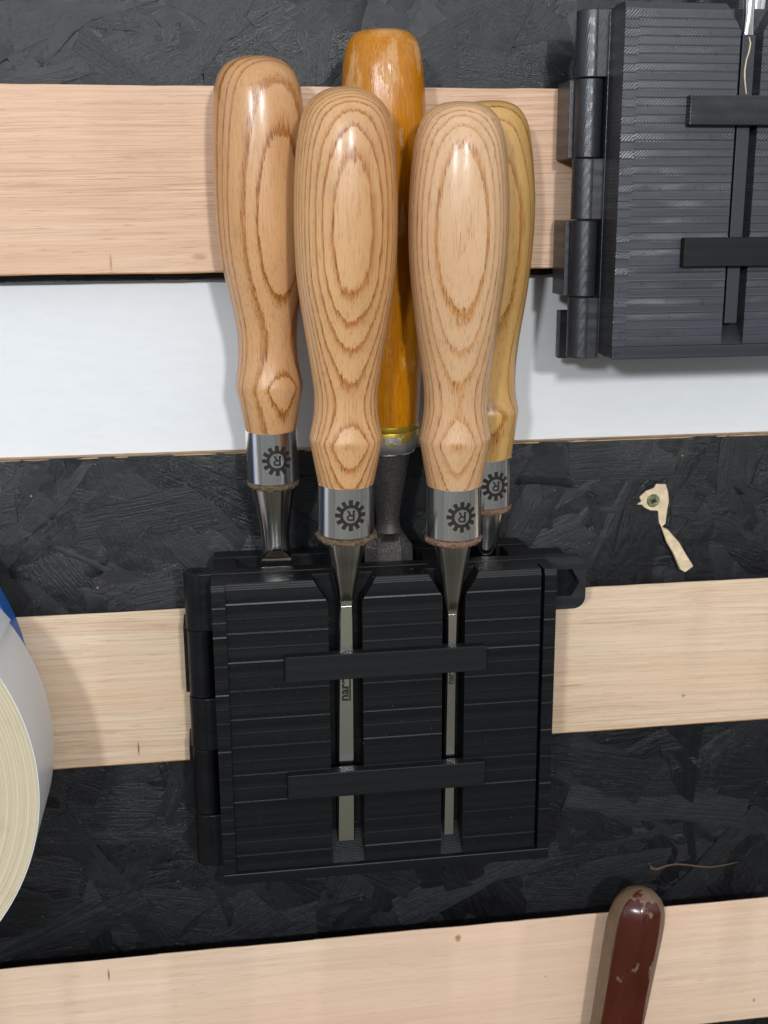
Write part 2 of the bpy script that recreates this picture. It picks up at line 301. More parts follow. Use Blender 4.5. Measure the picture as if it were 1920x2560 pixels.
s = N('tape_layers'); p = s.coord(); n1 = s.noise(s.map(p, (0.09,) * 3), 1.0, 4, 0.6); n2 = s.noise(s.map(p, (1.6,) * 3), 1.0, 3)
o = s.sep(p); rr = s.m('SQRT', s.m('ADD', s.m('MULTIPLY', o[0], o[0]), s.m('MULTIPLY', o[2], o[2])))
ln = s.ramp(s.m('FRACT', s.m('DIVIDE', rr, 1.05)), [(0.0, 0.0), (0.12, 1.0), (0.85, 1.0), (1.0, 0.0)])
c = s.mix(s.ramp(n1, [(0.56, 0.0), (0.78, 0.5)]), hx('c9bca0'), hx('b3946c'))
s.set(Base_Color=s.mix(ln, hx('ab9e7c'), c), Roughness=0.75, Normal=s.bump(n2, 0.15, 0.6)); M['tape_side'] = s.mat
simple('tape_white', (0.84, 0.85, 0.86), 0.35, 0.5, nscale=0.1, namp=0.02)
simple('tape_blue', (0.02, 0.14, 0.50), 0.45, 0.5, nscale=0.3, namp=0.1)
simple('card', (0.38, 0.27, 0.17), 0.85, 0.2, nscale=0.5, namp=0.15)
simple('splinter', hx('d8c3a0'), 0.8, 0.2, nscale=0.5, namp=0.18, bump=0.2)
simple('shaving', hx('5c4a3c'), 0.8, 0.2, nscale=0.8, namp=0.2)
simple('brass', (0.36, 0.37, 0.20), 0.38, 0.5, metal=0.9, nscale=1.2, namp=0.35, bump=0.2)
simple('dust', hx('a88c68'), 0.9, 0.1)

# ------------------------------------------------------------------ mesh helpers (millimetres; d = distance out from the board face)
def V(x, d, z): return Vector((x, -d, z))
def make(name, bm, mat, parent=None, smooth=None, kind=None, label=None, cat=None, group=None, loc=None):
    for v in bm.verts: v.co *= MM
    bmesh.ops.recalc_face_normals(bm, faces=bm.faces[:])
    me = bpy.data.meshes.new(name); bm.to_mesh(me); bm.free()
    if smooth is not None:
        for f in me.polygons: f.use_smooth = True
        me.set_sharp_from_angle(angle=math.radians(smooth))
    me.materials.append(M[mat] if isinstance(mat, str) else mat)
    o = bpy.data.objects.new(name, me); sc.collection.objects.link(o)
    if parent: o.parent = parent
    if loc: o.location = Vector(loc) * MM
    tag(o, label, cat, group, kind)
    return o
def tag(o, label=None, cat=None, group=None, kind=None):
    for k, v in (('label', label), ('category', cat), ('group', group), ('kind', kind)):
        if v: o[k] = v
    return o
def thing(name, loc, label, cat, group=None, quat=None):
    o = bpy.data.objects.new(name, None); o.empty_display_size = 0.01; sc.collection.objects.link(o)
    o.location = Vector(loc) * MM
    if quat: o.rotation_mode = 'QUATERNION'; o.rotation_quaternion = quat
    return tag(o, label, cat, group)
def box(bm, x0, x1, d0, d1, z0, z1, bev=0.25):
    vs = [bm.verts.new(V(x, d, z)) for x in (x0, x1) for d in (d0, d1) for z in (z0, z1)]
    fs = [(0, 1, 3, 2), (4, 6, 7, 5), (0, 4, 5, 1), (2, 3, 7, 6), (0, 2, 6, 4), (1, 5, 7, 3)]
    f = [bm.faces.new([vs[i] for i in q]) for q in fs]
    if bev:
        es = list({e for q in f for e in q.edges})
        bmesh.ops.bevel(bm, geom=es, offset=bev, segments=2, profile=0.5, affect='EDGES')
def plate(bm, outline, d0, d1, holes=()):
    """flat plate parallel to the board, outline in (x, z), with holes"""
    edges = []
    for loop in (outline, *holes):
        vs = [bm.verts.new(V(x, d0, z)) for x, z in loop]
        edges += [bm.edges.new((vs[i], vs[(i + 1) % len(vs)])) for i in range(len(vs))]
    r = bmesh.ops.triangle_fill(bm, use_beauty=True, use_dissolve=False, edges=edges)
    fs = [g for g in r['geom'] if isinstance(g, bmesh.types.BMFace)]
    e = bmesh.ops.extrude_face_region(bm, geom=fs)
    bmesh.ops.translate(bm, verts=[g for g in e['geom'] if isinstance(g, bmesh.types.BMVert)], vec=V(0, d1 - d0, 0))
def lathe(bm, prof, seg=64, jit=None):
    """profile [(z, r)] about local z"""
    rings = []
    for i, (z, r) in enumerate(prof):
        if r < 1e-4: rings.append([bm.verts.new((0, 0, z))]); continue
        ring = []
        for k in range(seg):
            a = 2 * math.pi * k / seg; rr, zz = r, z
            if jit: dr, dz = jit(i, k, a); rr += dr; zz += dz
            ring.append(bm.verts.new((rr * math.sin(a), -rr * math.cos(a), zz)))
        rings.append(ring)
    for A, B in zip(rings, rings[1:]):
        for k in range(seg):
            a, b = A[k % len(A)], A[(k + 1) % len(A)]; c, d = B[(k + 1) % len(B)], B[k % len(B)]
            vs = []
            for v in (a, b, c, d):
                if v not in vs: vs.append(v)
            if len(vs) > 2: bm.faces.new(vs)
    for R, fl in ((rings[0], 1), (rings[-1], 0)):
        if len(R) > 2: bm.faces.new(R)
def catmull(pts, n=5):
    out = []
    for i in range(len(pts) - 1):
        p0 = pts[max(i - 1, 0)]; p1 = pts[i]; p2 = pts[i + 1]; p3 = pts[min(i + 2, len(pts) - 1)]
        for k in range(n):
            t = k / n
            out.append(tuple(0.5 * (2 * b + (c - a) * t + (2 * a - 5 * b + 4 * c - d) * t * t + (3 * b - a - 3 * c + d) * t ** 3) for a, b, c, d in zip(p0, p1, p2, p3)))
    out.append(pts[-1]); return [(z, max(r, 0)) for z, r in out]
def tube(bm, pts, r, seg=8, taper=None):
    rings = []
    for i, p in enumerate(pts):
        t = (Vector(pts[min(i + 1, len(pts) - 1)]) - Vector(pts[max(i - 1, 0)])).normalized()
        a = t.orthogonal().normalized(); b = t.cross(a); rr = r * (taper[i] if taper else 1)
        rings.append([bm.verts.new(Vector(p) + (a * math.cos(2 * math.pi * k / seg) + b * math.sin(2 * math.pi * k / seg)) * rr) for k in range(seg)])
    for A, B in zip(rings, rings[1:]):
        for k in range(seg): bm.faces.new((A[k], A[(k + 1) % seg], B[(k + 1) % seg], B[k]))
    bm.faces.new(rings[0]); bm.faces.new(rings[-1])

# ------------------------------------------------------------------ wall, strand boards, cleat strips
X0, X1 = -170, 300
bm = bmesh.new(); box(bm, X0, X1, -25, -5, -420, 170, 0)
make('wall', bm, 'white_wall', kind='structure')

def strand_board(z0, z1, n, label, raw_top):
    t = thing('strand_board', (0, 0, z0), label, 'board')
    bm = bmesh.new(); box(bm, X0, X1, -4.97, -1.6, 0, z1 - z0 - 0.02, 0)
    make('core', bm, 'edge' if raw_top else 'black_edge', t)
    if raw_top:
        bm = bmesh.new(); rings = []
        for i in range(121):
            x = X0 + (X1 - X0) * i / 120; j1, j2 = random.uniform(-0.5, 0.15), random.uniform(-0.12, 0.08)
            rings.append([bm.verts.new(V(x, d, z1 - z0 + zz)) for d, zz in ((-4.9, -0.35), (-4.9, 0.05), (0.25 + j1 * 0.6, 0.02 + j2 * 0.6), (0.25 + j1 * 0.6, -0.35))])
        for A, B in zip(rings, rings[1:]):
            for k in range(4): bm.faces.new((A[k], A[(k + 1) % 4], B[(k + 1) % 4], B[k]))
        bm.faces.new(rings[0]); bm.faces.new(rings[-1]); make('raw_edge', bm, 'edge', t)
    bm = bmesh.new(); uvl = bm.loops.layers.uv.new('UVMap'); col = bm.loops.layers.float_color.new('strand')
    def quad_grid(P, uvf, rnd):
        nu, nv = len(P), len(P[0])
        vs = [[bm.verts.new(P[i][j]) for j in range(nv)] for i in range(nu)]
        for i in range(nu - 1):
            for j in range(nv - 1):
                f = bm.faces.new((vs[i][j], vs[i + 1][j], vs[i + 1][j + 1], vs[i][j + 1]))
                for l, (a, b) in zip(f.loops, ((i, j), (i + 1, j), (i + 1, j + 1), (i, j + 1))):
                    l[uvl].uv = uvf(a, b); l[col] = (rnd, rnd, rnd, 1)
    H = z1 - z0
    quad_grid([[V(X0, -0.7, 0), V(X0, -0.7, H)], [V(X1, -0.7, 0), V(X1, -0.7, H)]], lambda a, b: (a * (X1 - X0), b * H), 0.3)
    for q in range(n):
        L = random.choice((random.uniform(35, 80), random.uniform(60, 110), random.uniform(18, 40))); Wd = random.uniform(8, 30) if random.random() < 0.8 else random.uniform(2, 7)
        cx, cz = random.uniform(X0, X1), random.uniform(-5, H + 5)
        a = random.gauss(0.0, 0.75) + (math.pi / 2 if random.random() < 0.22 else 0)
        ca, sa = math.cos(a), math.sin(a)
        base = random.uniform(-0.45, 0.1); tu = random.gauss(0, 0.006); tv = random.gauss(0, 0.027); cup = random.gauss(0, 0.05); bend = random.gauss(0, 2.0)
        uo, vo, rnd = random.uniform(0, 4000), random.uniform(0, 4000), random.random()
        e0, e1 = random.uniform(-0.5, 0.5) * Wd, random.uniform(-0.5, 0.5) * Wd
        su = (0, 0.012, 0.2, 0.4, 0.6, 0.8, 0.988, 1); sv = (0, 0.05, 0.5, 0.95, 1); nu, nv = 8, 5; P = []
        ju = [(random.uniform(-1.5, 1.5), random.uniform(-1.5, 1.5)) for _ in range(nv)]
        jv = [(random.gauss(0, 0.8), random.gauss(0, 0.8)) for _ in range(nu)]
        UV = {}; ok = True
        for i in range(nu):
            row = []
            for j in range(nv):
                s_, w_ = su[i] - 0.5, sv[j] - 0.5
                uu = s_ * L + (e0 * (0.5 - s_) + e1 * (0.5 + s_)) * w_ * 0.9 + (ju[j][0] if i < 2 else ju[j][1] if i > nu - 3 else 0)
                vv = w_ * Wd * (1 - 0.25 * abs(s_) * (q % 3 == 0)) + (jv[i][0] if j < 2 else jv[i][1] if j > nv - 3 else 0) + bend * 4 * s_ * s_
                x, z = cx + uu * ca - vv * sa, cz + uu * sa + vv * ca
                d = base + tu * uu + tv * vv - cup * (4 * w_ * w_) - (0.05 if i in (0, nu - 1) or j in (0, nv - 1) else 0) + 0.22 * mnoise.noise(Vector((x * 0.06, z * 0.06, q)))
                x = min(max(x, X0), X1); z = min(max(z, 0.0), H)
                row.append(V(x, min(d, 0.9), z)); UV[i, j] = (uo + uu, vo + vv)
            P.append(row)
        # turned-down rim so that every flake has a real edge
        def rim(r_, k0, k1):
            c = sum((v for row in P for v in row), Vector()) / (nu * nv); return [[v.copy() for v in r_], [v + V(0, -0.3, 0) + (v - c).normalized() * 0.12 for v in r_]]
        for r_, uvk in (([P[0][j] for j in range(nv)], [(0, j) for j in range(nv)]), ([P[-1][j] for j in range(nv)], [(nu - 1, j) for j in range(nv)]),
                        ([P[i][0] for i in range(nu)], [(i, 0) for i in range(nu)]), ([P[i][-1] for i in range(nu)], [(i, nv - 1) for i in range(nu)])):
            quad_grid(rim(r_, 0, 0), lambda a_, b_: UV[uvk[b_]], rnd)
        quad_grid(P, lambda a_, b_: UV[a_, b_], rnd)
    bmesh.ops.remove_doubles(bm, verts=bm.verts[:], dist=1e-4)
    o = make('strand_face', bm, 'osb', t, smooth=35, kind='stuff')
    return t
strand_board(-21.3, 165, 520, 'black painted strand board behind the topmost wooden strip', False)
strand_board(-415, -79.9, 900, 'black painted strand board below the white wall band, behind the holder', True)

def cleat(z0, z1, x1, mat, label):
    bm = bmesh.new(); h = z1 - z0; b = 0.35
    sec = [(0.45, 0), (12 - b, 0), (12, b), (12, h - b), (12 - b * 0.5, h), (11.4, h), (0.45, h - 10.9)]
    nx = 60; rings = []
    for i in range(nx + 1):
        x = X0 + (x1 - X0) * i / nx; jt = [random.uniform(-0.12, 0.12) for _ in sec]
        rings.append([bm.verts.new(V(x, d, z + (jt[k] if k else 0))) for k, (d, z) in enumerate(sec)])
    for A, B in zip(rings, rings[1:]):
        for k in range(len(sec)): bm.faces.new((A[k], A[(k + 1) % len(sec)], B[(k + 1) % len(sec)], B[k]))
    bm.faces.new(rings[0]); bm.faces.new(rings[-1])
    return make('cleat_strip', bm, mat, smooth=25, label=label, cat='wood strip', group='plywood cleat strips screwed to the wall', loc=(0, 0, z0))
cleat(-18.5, 38.3, X1, 'ply_a', 'pinkish striped plywood strip along the top, behind the handles')
cleat(-188.2, -131.6, X1, 'ply_b', 'pale plywood strip in the middle, crossing behind the black chisel holder')
cleat(-321.5, -265.7, 215.5, 'ply_c', 'smooth plywood strip at the bottom, behind the red handle')

# ------------------------------------------------------------------ folding printed chisel holders
def banded(bm, xl, xr, zt, zb, df, db, cutl=None, cutr=None, pitch=4.9, cham=(1.9, 1.0), zoff=0.0):
    """printed panel: planks leaning back under small ledges, chamfered top edge, optional cut top corners (width, height)"""
    zs = [zt]
    if cham: zs.append(zt - cham[0])
    z = zt - (cham[0] if cham else 0) - pitch + zoff
    marks = set()
    while z > zb + 1: marks.add(round(z, 3)); z -= pitch
    for c in (cutl, cutr):
        if c: zs.append(zt - c[1])
    zs = sorted(set(zs) | marks | {zb}, reverse=True)
    rows = []; hgt = 0.17 if pitch > 3 else 0.15; up = 0.48 if pitch > 3 else 0.2; idx = 0
    span = lambda z: (xl + (max(0, 1 - (zt - z) / cutl[1]) * cutl[0] if cutl else 0), xr - (max(0, 1 - (zt - z) / cutr[1]) * cutr[0] if cutr else 0))
    for z in zs:
        a, b = span(z)
        if z == zt and cham: rows.append((z, a, b, df - cham[1])); continue
        if z in marks:
            rows.append((z + up, *span(z + up), df + (0.07 if idx % 2 else 0))); idx += 1
            hh = hgt * (random.uniform(0.5, 0.82) if pitch > 3 else 1); rows += [(z - 0.02, a, b, df + hh), (z - 0.1, *span(z - 0.1), df + hh), (z - 0.26, *span(z - 0.26), df + (0.07 if idx % 2 else 0))]; continue
        rows.append((z, a, b, df + (0.07 if idx % 2 else 0)))
    rows.sort(key=lambda r: -r[0])
    F = [[bm.verts.new(V(a, d, z)), bm.verts.new(V(b, d, z))] for z, a, b, d in rows]
    B = [[bm.verts.new(V(a, db, z)), bm.verts.new(V(b, db, z))] for z, a, b, d in rows]
    for i in range(len(rows) - 1):
        bm.faces.new((F[i][0], F[i][1], F[i + 1][1], F[i + 1][0])); bm.faces.new((B[i][0], B[i + 1][0], B[i + 1][1], B[i][1]))
        for s in (0, 1): bm.faces.new((F[i][s], F[i + 1][s], B[i + 1][s], B[i][s]))
    bm.faces.new((F[0][0], F[0][1], B[0][1], B[0][0])); bm.faces.new((F[-1][0], F[-1][1], B[-1][1], B[-1][0]))
def rounded(x0, x1, z0, z1, r, corners):
    """outline with rounded corners; corners = which of (bl, br, tr, tl)"""
    pts = []
    for (cx, cz, a0, on) in ((x0, z0, 180, corners[0]), (x1, z0, 270, corners[1]), (x1, z1, 0, corners[2]), (x0, z1, 90, corners[3])):
        if not on: pts.append((cx, cz)); continue
        ox, oz = cx + (r if cx == x0 else -r), cz + (r if cz == z0 else -r)
        pts += [(ox + r * math.cos(math.radians(a0 + t * 15)), oz + r * math.sin(math.radians(a0 + t * 15))) for t in range(7)]
    return pts
KJ = (0.0, -19.7, -43.3, -62.0, -86.0, -105.6)
def holder(x, z, label, slots, pockets, bars, panel_mat, pitch, bar_mats, plain):
    t = thing('chisel_holder', (x, 0, z), label, 'tool holder')
    Wd, H = 111.5, 104.3
    bm = bmesh.new(); box(bm, 0, Wd, 29.2, 33.9, -H + 0.3, 0); make('back_plate', bm, plain, t)
    bm = bmesh.new(); box(bm, 0.15, Wd - 0.15, 33.85, 38.6, -H + 0.4, -0.18); make('leaf_body', bm, plain, t)
    for a, b in ((0, 4.25), (107.5, Wd)):
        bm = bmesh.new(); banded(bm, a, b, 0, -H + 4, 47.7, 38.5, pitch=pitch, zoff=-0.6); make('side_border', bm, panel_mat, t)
    bm = bmesh.new(); box(bm, 0, Wd, 38.5, 48.1, -H, -100.45, 0.3); make('bottom_lip', bm, plain, t)
    edges = [4.3] + [v for s in slots for v in s] + [106.7]
    for i in range(0, len(edges), 2):
        bm = bmesh.new()
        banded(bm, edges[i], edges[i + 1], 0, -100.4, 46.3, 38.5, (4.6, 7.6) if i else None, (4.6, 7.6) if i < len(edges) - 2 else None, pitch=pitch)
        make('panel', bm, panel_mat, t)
    for s in slots:             # sloped foot inside each slot
        bm = bmesh.new(); vs = [bm.verts.new(V(*p)) for p in ((s[0], 38.5, -92), (s[1], 38.5, -92), (s[1], 46.2, -100.5), (s[0], 46.2, -100.5), (s[0], 38.5, -100.5), (s[1], 38.5, -100.5))]
        for q in ((0, 1, 2, 3), (3, 2, 5, 4), (0, 4, 5, 1), (0, 3, 4), (1, 5, 2)): bm.faces.new([vs[k] for k in q])
        make('slot_foot', bm, plain, t)
    for (a, b, zt, zb), bmn in zip(bars, bar_mats):
        bm = bmesh.new(); box(bm, a, b, 45.0, 49.4, zb, zt, 0.3); make('retaining_bar', bm, bmn, t)
    hexh = [(118.4 + 5.5 * math.cos(math.radians(60 * k)), -9.4 + 5.5 * math.sin(math.radians(60 * k))) for k in range(6)]
    bm = bmesh.new(); plate(bm, rounded(Wd - 0.1, 126.2, -18.9, -0.25, 4.2, (0, 1, 1, 0)), 29.0, 33.2, [hexh]); make('latch_tab', bm, 'pla_tab_lit', t)
    # rear leaf with open pockets, its tab and the hook block that sits over the wooden strip
    walls = [1.0] + [v for p in pockets for v in p] + [110.2]
    bm = bmesh.new(); box(bm, 1.0, 110.2, 12.3, 14.2, -H + 2, -0.4); make('rear_wall', bm, plain, t)
    bm = bmesh.new(); box(bm, 1.0, 110.2, 27.3, 28.6, -H + 2, -0.5, 0.15); make('rear_leaf_front', bm, plain, t)
    for i in range(0, len(walls), 2):
        bm = bmesh.new(); box(bm, walls[i], walls[i + 1], 14.15, 27.35, -H + 2, -0.6); make('pocket_divider', bm, plain, t)
    bm = bmesh.new(); box(bm, 1.4, 109.6, 4.2, 12.35, -16.5, -1.0); make('hook_block', bm, plain, t)
    bm = bmesh.new(); plate(bm, [(110.1, -17), (121, -17), (124.5, -13.5), (124.5, -4.5), (120, -0.6), (110.1, -0.6)], 20.5, 28.6); make('rear_tab', bm, plain, t)
    # hinge
    for k in range(5):
        z1, z0 = KJ[k] - 0.12, KJ[k + 1] + 0.12; front = k % 2 == 0
        bm = bmesh.new(); R = 4.5 if front else 4.25
        seg = 40; cx, cd = -4.3, 29.2; cir = [(cx + R * math.cos(2 * math.pi * i / seg), cd + R * math.sin(2 * math.pi * i / seg)) for i in range(seg)]
        hole = [(cx + 1.6 * math.cos(2 * math.pi * i / 20), cd + 1.6 * math.sin(2 * math.pi * i / 20)) for i in range(20)]
        rows = []
        for zz, inset in ((z1, 0.3), (z1 - 0.3, 0), (z0 + 0.3, 0), (z0, 0.3)):
            rows.append([bm.verts.new(V(cx + (a - cx) * (R - inset) / R, cd + (b - cd) * (R - inset) / R, zz)) for a, b in cir])
        ht = [bm.verts.new(V(a, b, z1)) for a, b in hole]; hb = [bm.verts.new(V(a, b, z1 - 7)) for a, b in hole]
        for A, B in zip(rows, rows[1:]):
            for i in range(seg): bm.faces.new((A[i], A[(i + 1) % seg], B[(i + 1) % seg], B[i]))
        for i in range(20):
            bm.faces.new((rows[0][2 * i], rows[0][2 * i + 1], rows[0][(2 * i + 2) % seg], ht[(i + 1) % 20], ht[i]))
            bm.faces.new((ht[i], ht[(i + 1) % 20], hb[(i + 1) % 20], hb[i]))
        bm.faces.new(hb); bm.faces.new(rows[-1])
        kn = make('hinge_knuckle', bm, plain, t, smooth=35)
        bm = bmesh.new()
        if front: box(bm, -3.9, 0.3, 29.3, 33.6, z0 + 0.05, z1 - 0.05, 0.2)
        else: box(bm, -9.8, 1.2, 14.0, 27.2, z0 + 0.05, z1 - 0.05, 0.2)
        make('hinge_arm', bm, plain, t)
    bm = bmesh.new(); box(bm, -7.6, 1.2, 12.4, 16, -107.5, -91.5, 0.3); make('stop_block', bm, plain, t)
    return t
holder(-3.0, -112.8, 'black hinged chisel holder in the centre, holding five wooden-handled chisels',
       [(36.7, 47.7), (73.9, 81.4)], [(8.5, 37.5), (48.0, 71.5), (84.5, 101.0)],
       [(22.3, 88.2, -24.2, -32.9), (22.1, 88.2, -65.4, -74.2)], 'pla_panel', 4.9, ('pla_bar', 'pla_bar'), 'pla')
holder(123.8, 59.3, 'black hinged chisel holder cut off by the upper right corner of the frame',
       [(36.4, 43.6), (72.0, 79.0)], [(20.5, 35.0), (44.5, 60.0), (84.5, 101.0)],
       [(20.6, 88.2, -26.0, -34.6), (21.2, 88.2, -67.4, -76.2)], 'pla_panel_fine_lit', 2.45, ('pla_bar_hatch', 'pla_bar'), 'pla_grey_lit')

# ------------------------------------------------------------------ chisels
FL = {'base': [39.68, 47.5, -96.59], 'axis': [0.0067, 0.0648, 0.9979], 'handle': [(131.1, 0.0), (130.68, 3.91), (129.42, 7.26), (126.88, 10.42), (123.28, 12.48), (117.06, 13.79), (110.78, 14.45), (102.53, 14.9), (93.83, 15.02), (86.81, 14.89), (79.35, 14.52), (73.55, 13.89), (68.27, 13.13), (62.35, 12.24), (56.97, 11.35), (50.93, 10.45), (45.44, 9.77), (41.75, 9.62), (37.67, 9.84), (33.68, 10.48), (30.54, 11.12), (29.54, 11.13), (16.17, 8.78)], 'ferrule': [(16.17, 8.66), (0.0, 8.77)], 'washer': [(-0.26, 9.15), (-2.38, 9.04)], 'cone': [(-2.38, 6.15), (-7.04, 5.42), (-11.07, 4.55), (-15.11, 3.81), (-19.19, 2.99), (-23.29, 2.3), (-26.31, 1.98)], 'blade': [(-26.31, 1.98), (-29.49, 2.12), (-62.86, 2.57), (-111.3, 3.01)]}
FR = {'base': [73.97, 47.5, -98.84], 'axis': [-0.0046, 0.0617, 0.9981], 'handle': [(129.66, 0.0), (129.23, 4.32), (128.16, 7.51), (126.33, 9.8), (124.38, 11.19), (119.38, 12.96), (113.0, 13.85), (108.0, 14.32), (102.62, 14.63), (96.72, 14.76), (90.77, 14.72), (85.21, 14.5), (80.07, 14.09), (74.65, 13.5), (69.05, 12.84), (63.28, 12.12), (57.82, 11.27), (52.3, 10.47), (47.98, 9.9), (42.12, 9.64), (37.72, 9.99), (34.18, 10.51), (31.64, 10.97), (30.62, 10.98), (16.54, 8.72)], 'ferrule': [(16.54, 8.66), (0.0, 8.78)], 'washer': [(-0.27, 8.9), (-2.42, 8.92)], 'cone': [(-2.42, 6.24), (-6.47, 5.5), (-12.19, 4.37), (-17.4, 3.48), (-22.24, 2.72), (-26.42, 1.95), (-28.8, 1.56)], 'blade': [(-28.8, 1.5), (-37.41, 1.44), (-79.79, 1.62), (-109.61, 1.8)]}
BL = {'base': [18.6, 24.0, -84.29], 'axis': [-0.0126, 0.054, 0.9985], 'handle': [(129.54, 0.0), (129.21, 3.77), (128.22, 7.31), (126.79, 9.44), (124.91, 11.11), (122.13, 12.32), (119.23, 13.01), (112.7, 13.68), (106.1, 14.06), (97.68, 14.28), (88.31, 14.33), (78.92, 14.02), (70.59, 13.25), (64.23, 12.2), (57.81, 11.01), (53.08, 10.11), (49.31, 9.64), (45.53, 9.41), (41.08, 9.51), (37.24, 9.92), (34.03, 10.46), (31.96, 10.79), (30.92, 10.8), (25.33, 9.76), (17.04, 8.47)], 'ferrule': [(17.04, 8.4), (0.0, 8.45)], 'washer': [(-0.14, 8.38), (-2.18, 8.27)], 'cone': [(-2.18, 7.61), (-7.24, 6.59), (-13.04, 5.49), (-18.33, 4.78), (-22.53, 4.66), (-26.06, 4.94), (-29.89, 5.63), (-33.88, 6.18), (-45.41, 6.51)]}
BR = {'base': [89.83, 24.0, -95.27], 'axis': [-0.0176, 0.0545, 0.9984], 'handle': [(128.52, 0.0), (128.18, 4.4), (127.14, 7.58), (125.29, 9.79), (123.31, 11.04), (121.33, 11.92), (117.24, 12.82), (110.38, 13.76), (100.68, 14.5), (95.34, 14.57), (89.34, 14.38), (81.78, 13.9), (75.02, 13.21), (67.92, 12.33), (60.23, 11.11), (53.75, 10.19), (48.52, 9.65), (43.9, 9.42), (39.92, 9.45), (36.59, 9.74), (33.91, 10.22), (32.29, 10.56), (31.35, 10.57), (24.98, 9.69), (16.62, 8.69)], 'ferrule': [(16.62, 8.62), (0.0, 8.73)], 'washer': [(-0.14, 8.66), (-2.27, 8.4)], 'cone': [(-2.27, 6.78), (-5.96, 6.12), (-11.98, 4.92), (-18.48, 3.84), (-25.05, 3.03), (-32.42, 2.77)]}
OR = {'base': [56.7, 22.0, -76.03], 'axis': [-0.0133, 0.0502, 0.9986], 'handle': [(129.41, 0.0), (129.19, 4.19), (128.64, 7.18), (127.75, 8.87), (125.96, 10.32), (124.28, 11.06), (120.69, 11.87), (117.19, 12.33), (108.28, 12.91), (100.05, 13.19), (91.82, 13.28), (79.87, 13.16), (67.69, 12.91), (55.26, 12.59), (42.59, 12.21), (29.65, 11.62), (18.46, 11.0), (9.49, 10.41)], 'ferrule': [(9.63, 10.28), (9.36, 10.55), (7.61, 10.69), (7.34, 10.5), (7.07, 10.57), (3.27, 10.46), (1.36, 10.08), (0.27, 9.29)], 'ring': [(0.41, 9.03), (0.14, 9.29), (-0.27, 9.3), (-0.55, 8.9)], 'bolster': [(-0.55, 7.7), (-5.62, 6.8), (-10.05, 6.02), (-14.08, 5.23), (-19.68, 4.31), (-24.05, 3.85), (-26.46, 3.99), (-28.31, 4.47)], 'blade': [(-28.31, 4.47), (-30.45, 5.7), (-32.74, 7.35), (-34.17, 8.17), (-39.07, 8.2), (-50.74, 8.27)]}
def wrap(bm, poly, r, u0, v0):
    bm.faces.new([bm.verts.new((r * math.sin((u + u0) / r), -r * math.cos((u + u0) / r), v + v0)) for u, v in poly])
def gear_mark(bm, r, u0, v0):
    n = 96; ri, ro, rt = 2.42, 3.42, 4.95
    for k in range(n):
        a, b = 2 * math.pi * k / n, 2 * math.pi * (k + 1) / n
        wrap(bm, [(ri * math.cos(a), ri * math.sin(a)), (ro * math.cos(a), ro * math.sin(a)), (ro * math.cos(b), ro * math.sin(b)), (ri * math.cos(b), ri * math.sin(b))], r, u0, v0)
    for k in range(12):
        a = 2 * math.pi * k / 12 + math.pi / 2; c, s = math.cos(a), math.sin(a)
        for w0, w1 in ((-0.62, -0.2), (-0.2, 0.2), (0.2, 0.62)):
            wrap(bm, [(q * c - w * s, q * s + w * c) for q, w in ((ro - 0.1, w0), (rt, w0 * 1.04), (rt, w1 * 1.04), (ro - 0.1, w1))], r + 0.004, u0, v0)
    L = []      # the letter, drawn upright, then turned half way round
    L += [[(0, 0), (0.62, 0), (0.62, 3.3), (0, 3.3)], [(-0.18, 0), (0, 0), (0, 0.45), (-0.18, 0.45)]]
    L += [[(0.62, 2.75), (1.5, 2.75), (1.5, 3.3), (0.62, 3.3)], [(0.62, 1.35), (1.5, 1.35), (1.5, 1.88), (0.62, 1.88)]]
    for k in range(8):
        a, b = math.radians(-90 + 22.5 * k), math.radians(-67.5 + 22.5 * k)
        L.append([(1.5 + q * math.cos(t), 2.325 + q * math.sin(t)) for q, t in ((0.44, a), (0.975, a), (0.975, b), (0.44, b))])
    L.append([(1.05, 1.36), (1.72, 1.36), (2.42, 0), (1.72, 0)])
    for P in L: wrap(bm, [(1.18 - x, 1.65 - y) for x, y in P], r + 0.008, u0, v0)
def blade_text(parent, body, size, x, d, z, wide, ul):
    cu = bpy.data.curves.new('lettering', 'FONT'); cu.body = body; cu.size = 1.0; cu.offset = 0.03
    tmp = bpy.data.objects.new('lettering', cu); sc.collection.objects.link(tmp)
    me = bpy.data.meshes.new_from_object(tmp.evaluated_get(bpy.context.evaluated_depsgraph_get()))
    bpy.data.objects.remove(tmp)
    bm = bmesh.new(); bm.from_mesh(me); bpy.data.meshes.remove(me)
    w = max(v.co.x for v in bm.verts)
    for v in bm.verts: X, Y = v.co.x, v.co.y; v.co = V(x - Y * size, d, z + X * size * wide)
    L = w * size * wide
    vs = [bm.verts.new(V(x + a, d, z + b)) for a, b in ((0.28, 0), (0.28 + ul, 0), (0.28 + ul, L), (0.28, L))]; bm.faces.new(vs)
    return make('lettering', bm, 'etch', parent)
def washer(r, z0, z1, amp, seed):
    rnd = random.Random(seed); bm = bmesh.new(); tab = {}
    def j(i, k, a):
        if i in (0, 5): return (0, 0)
        return (amp * (rnd.random() - 0.45) + amp * 1.2 * mnoise.noise(Vector((k * 0.35, i, seed))), amp * 0.7 * (rnd.random() - 0.5))
    h = z0 - z1
    lathe(bm, [(z0 + 0.15, r - 2.6), (z0 - 0.05, r - 0.35), (z0 - 0.3 * h, r + 0.1), (z0 - 0.65 * h, r), (z1, r - 0.6), (z1 + 0.1, r - 3.2)], 72, j)
    return bm
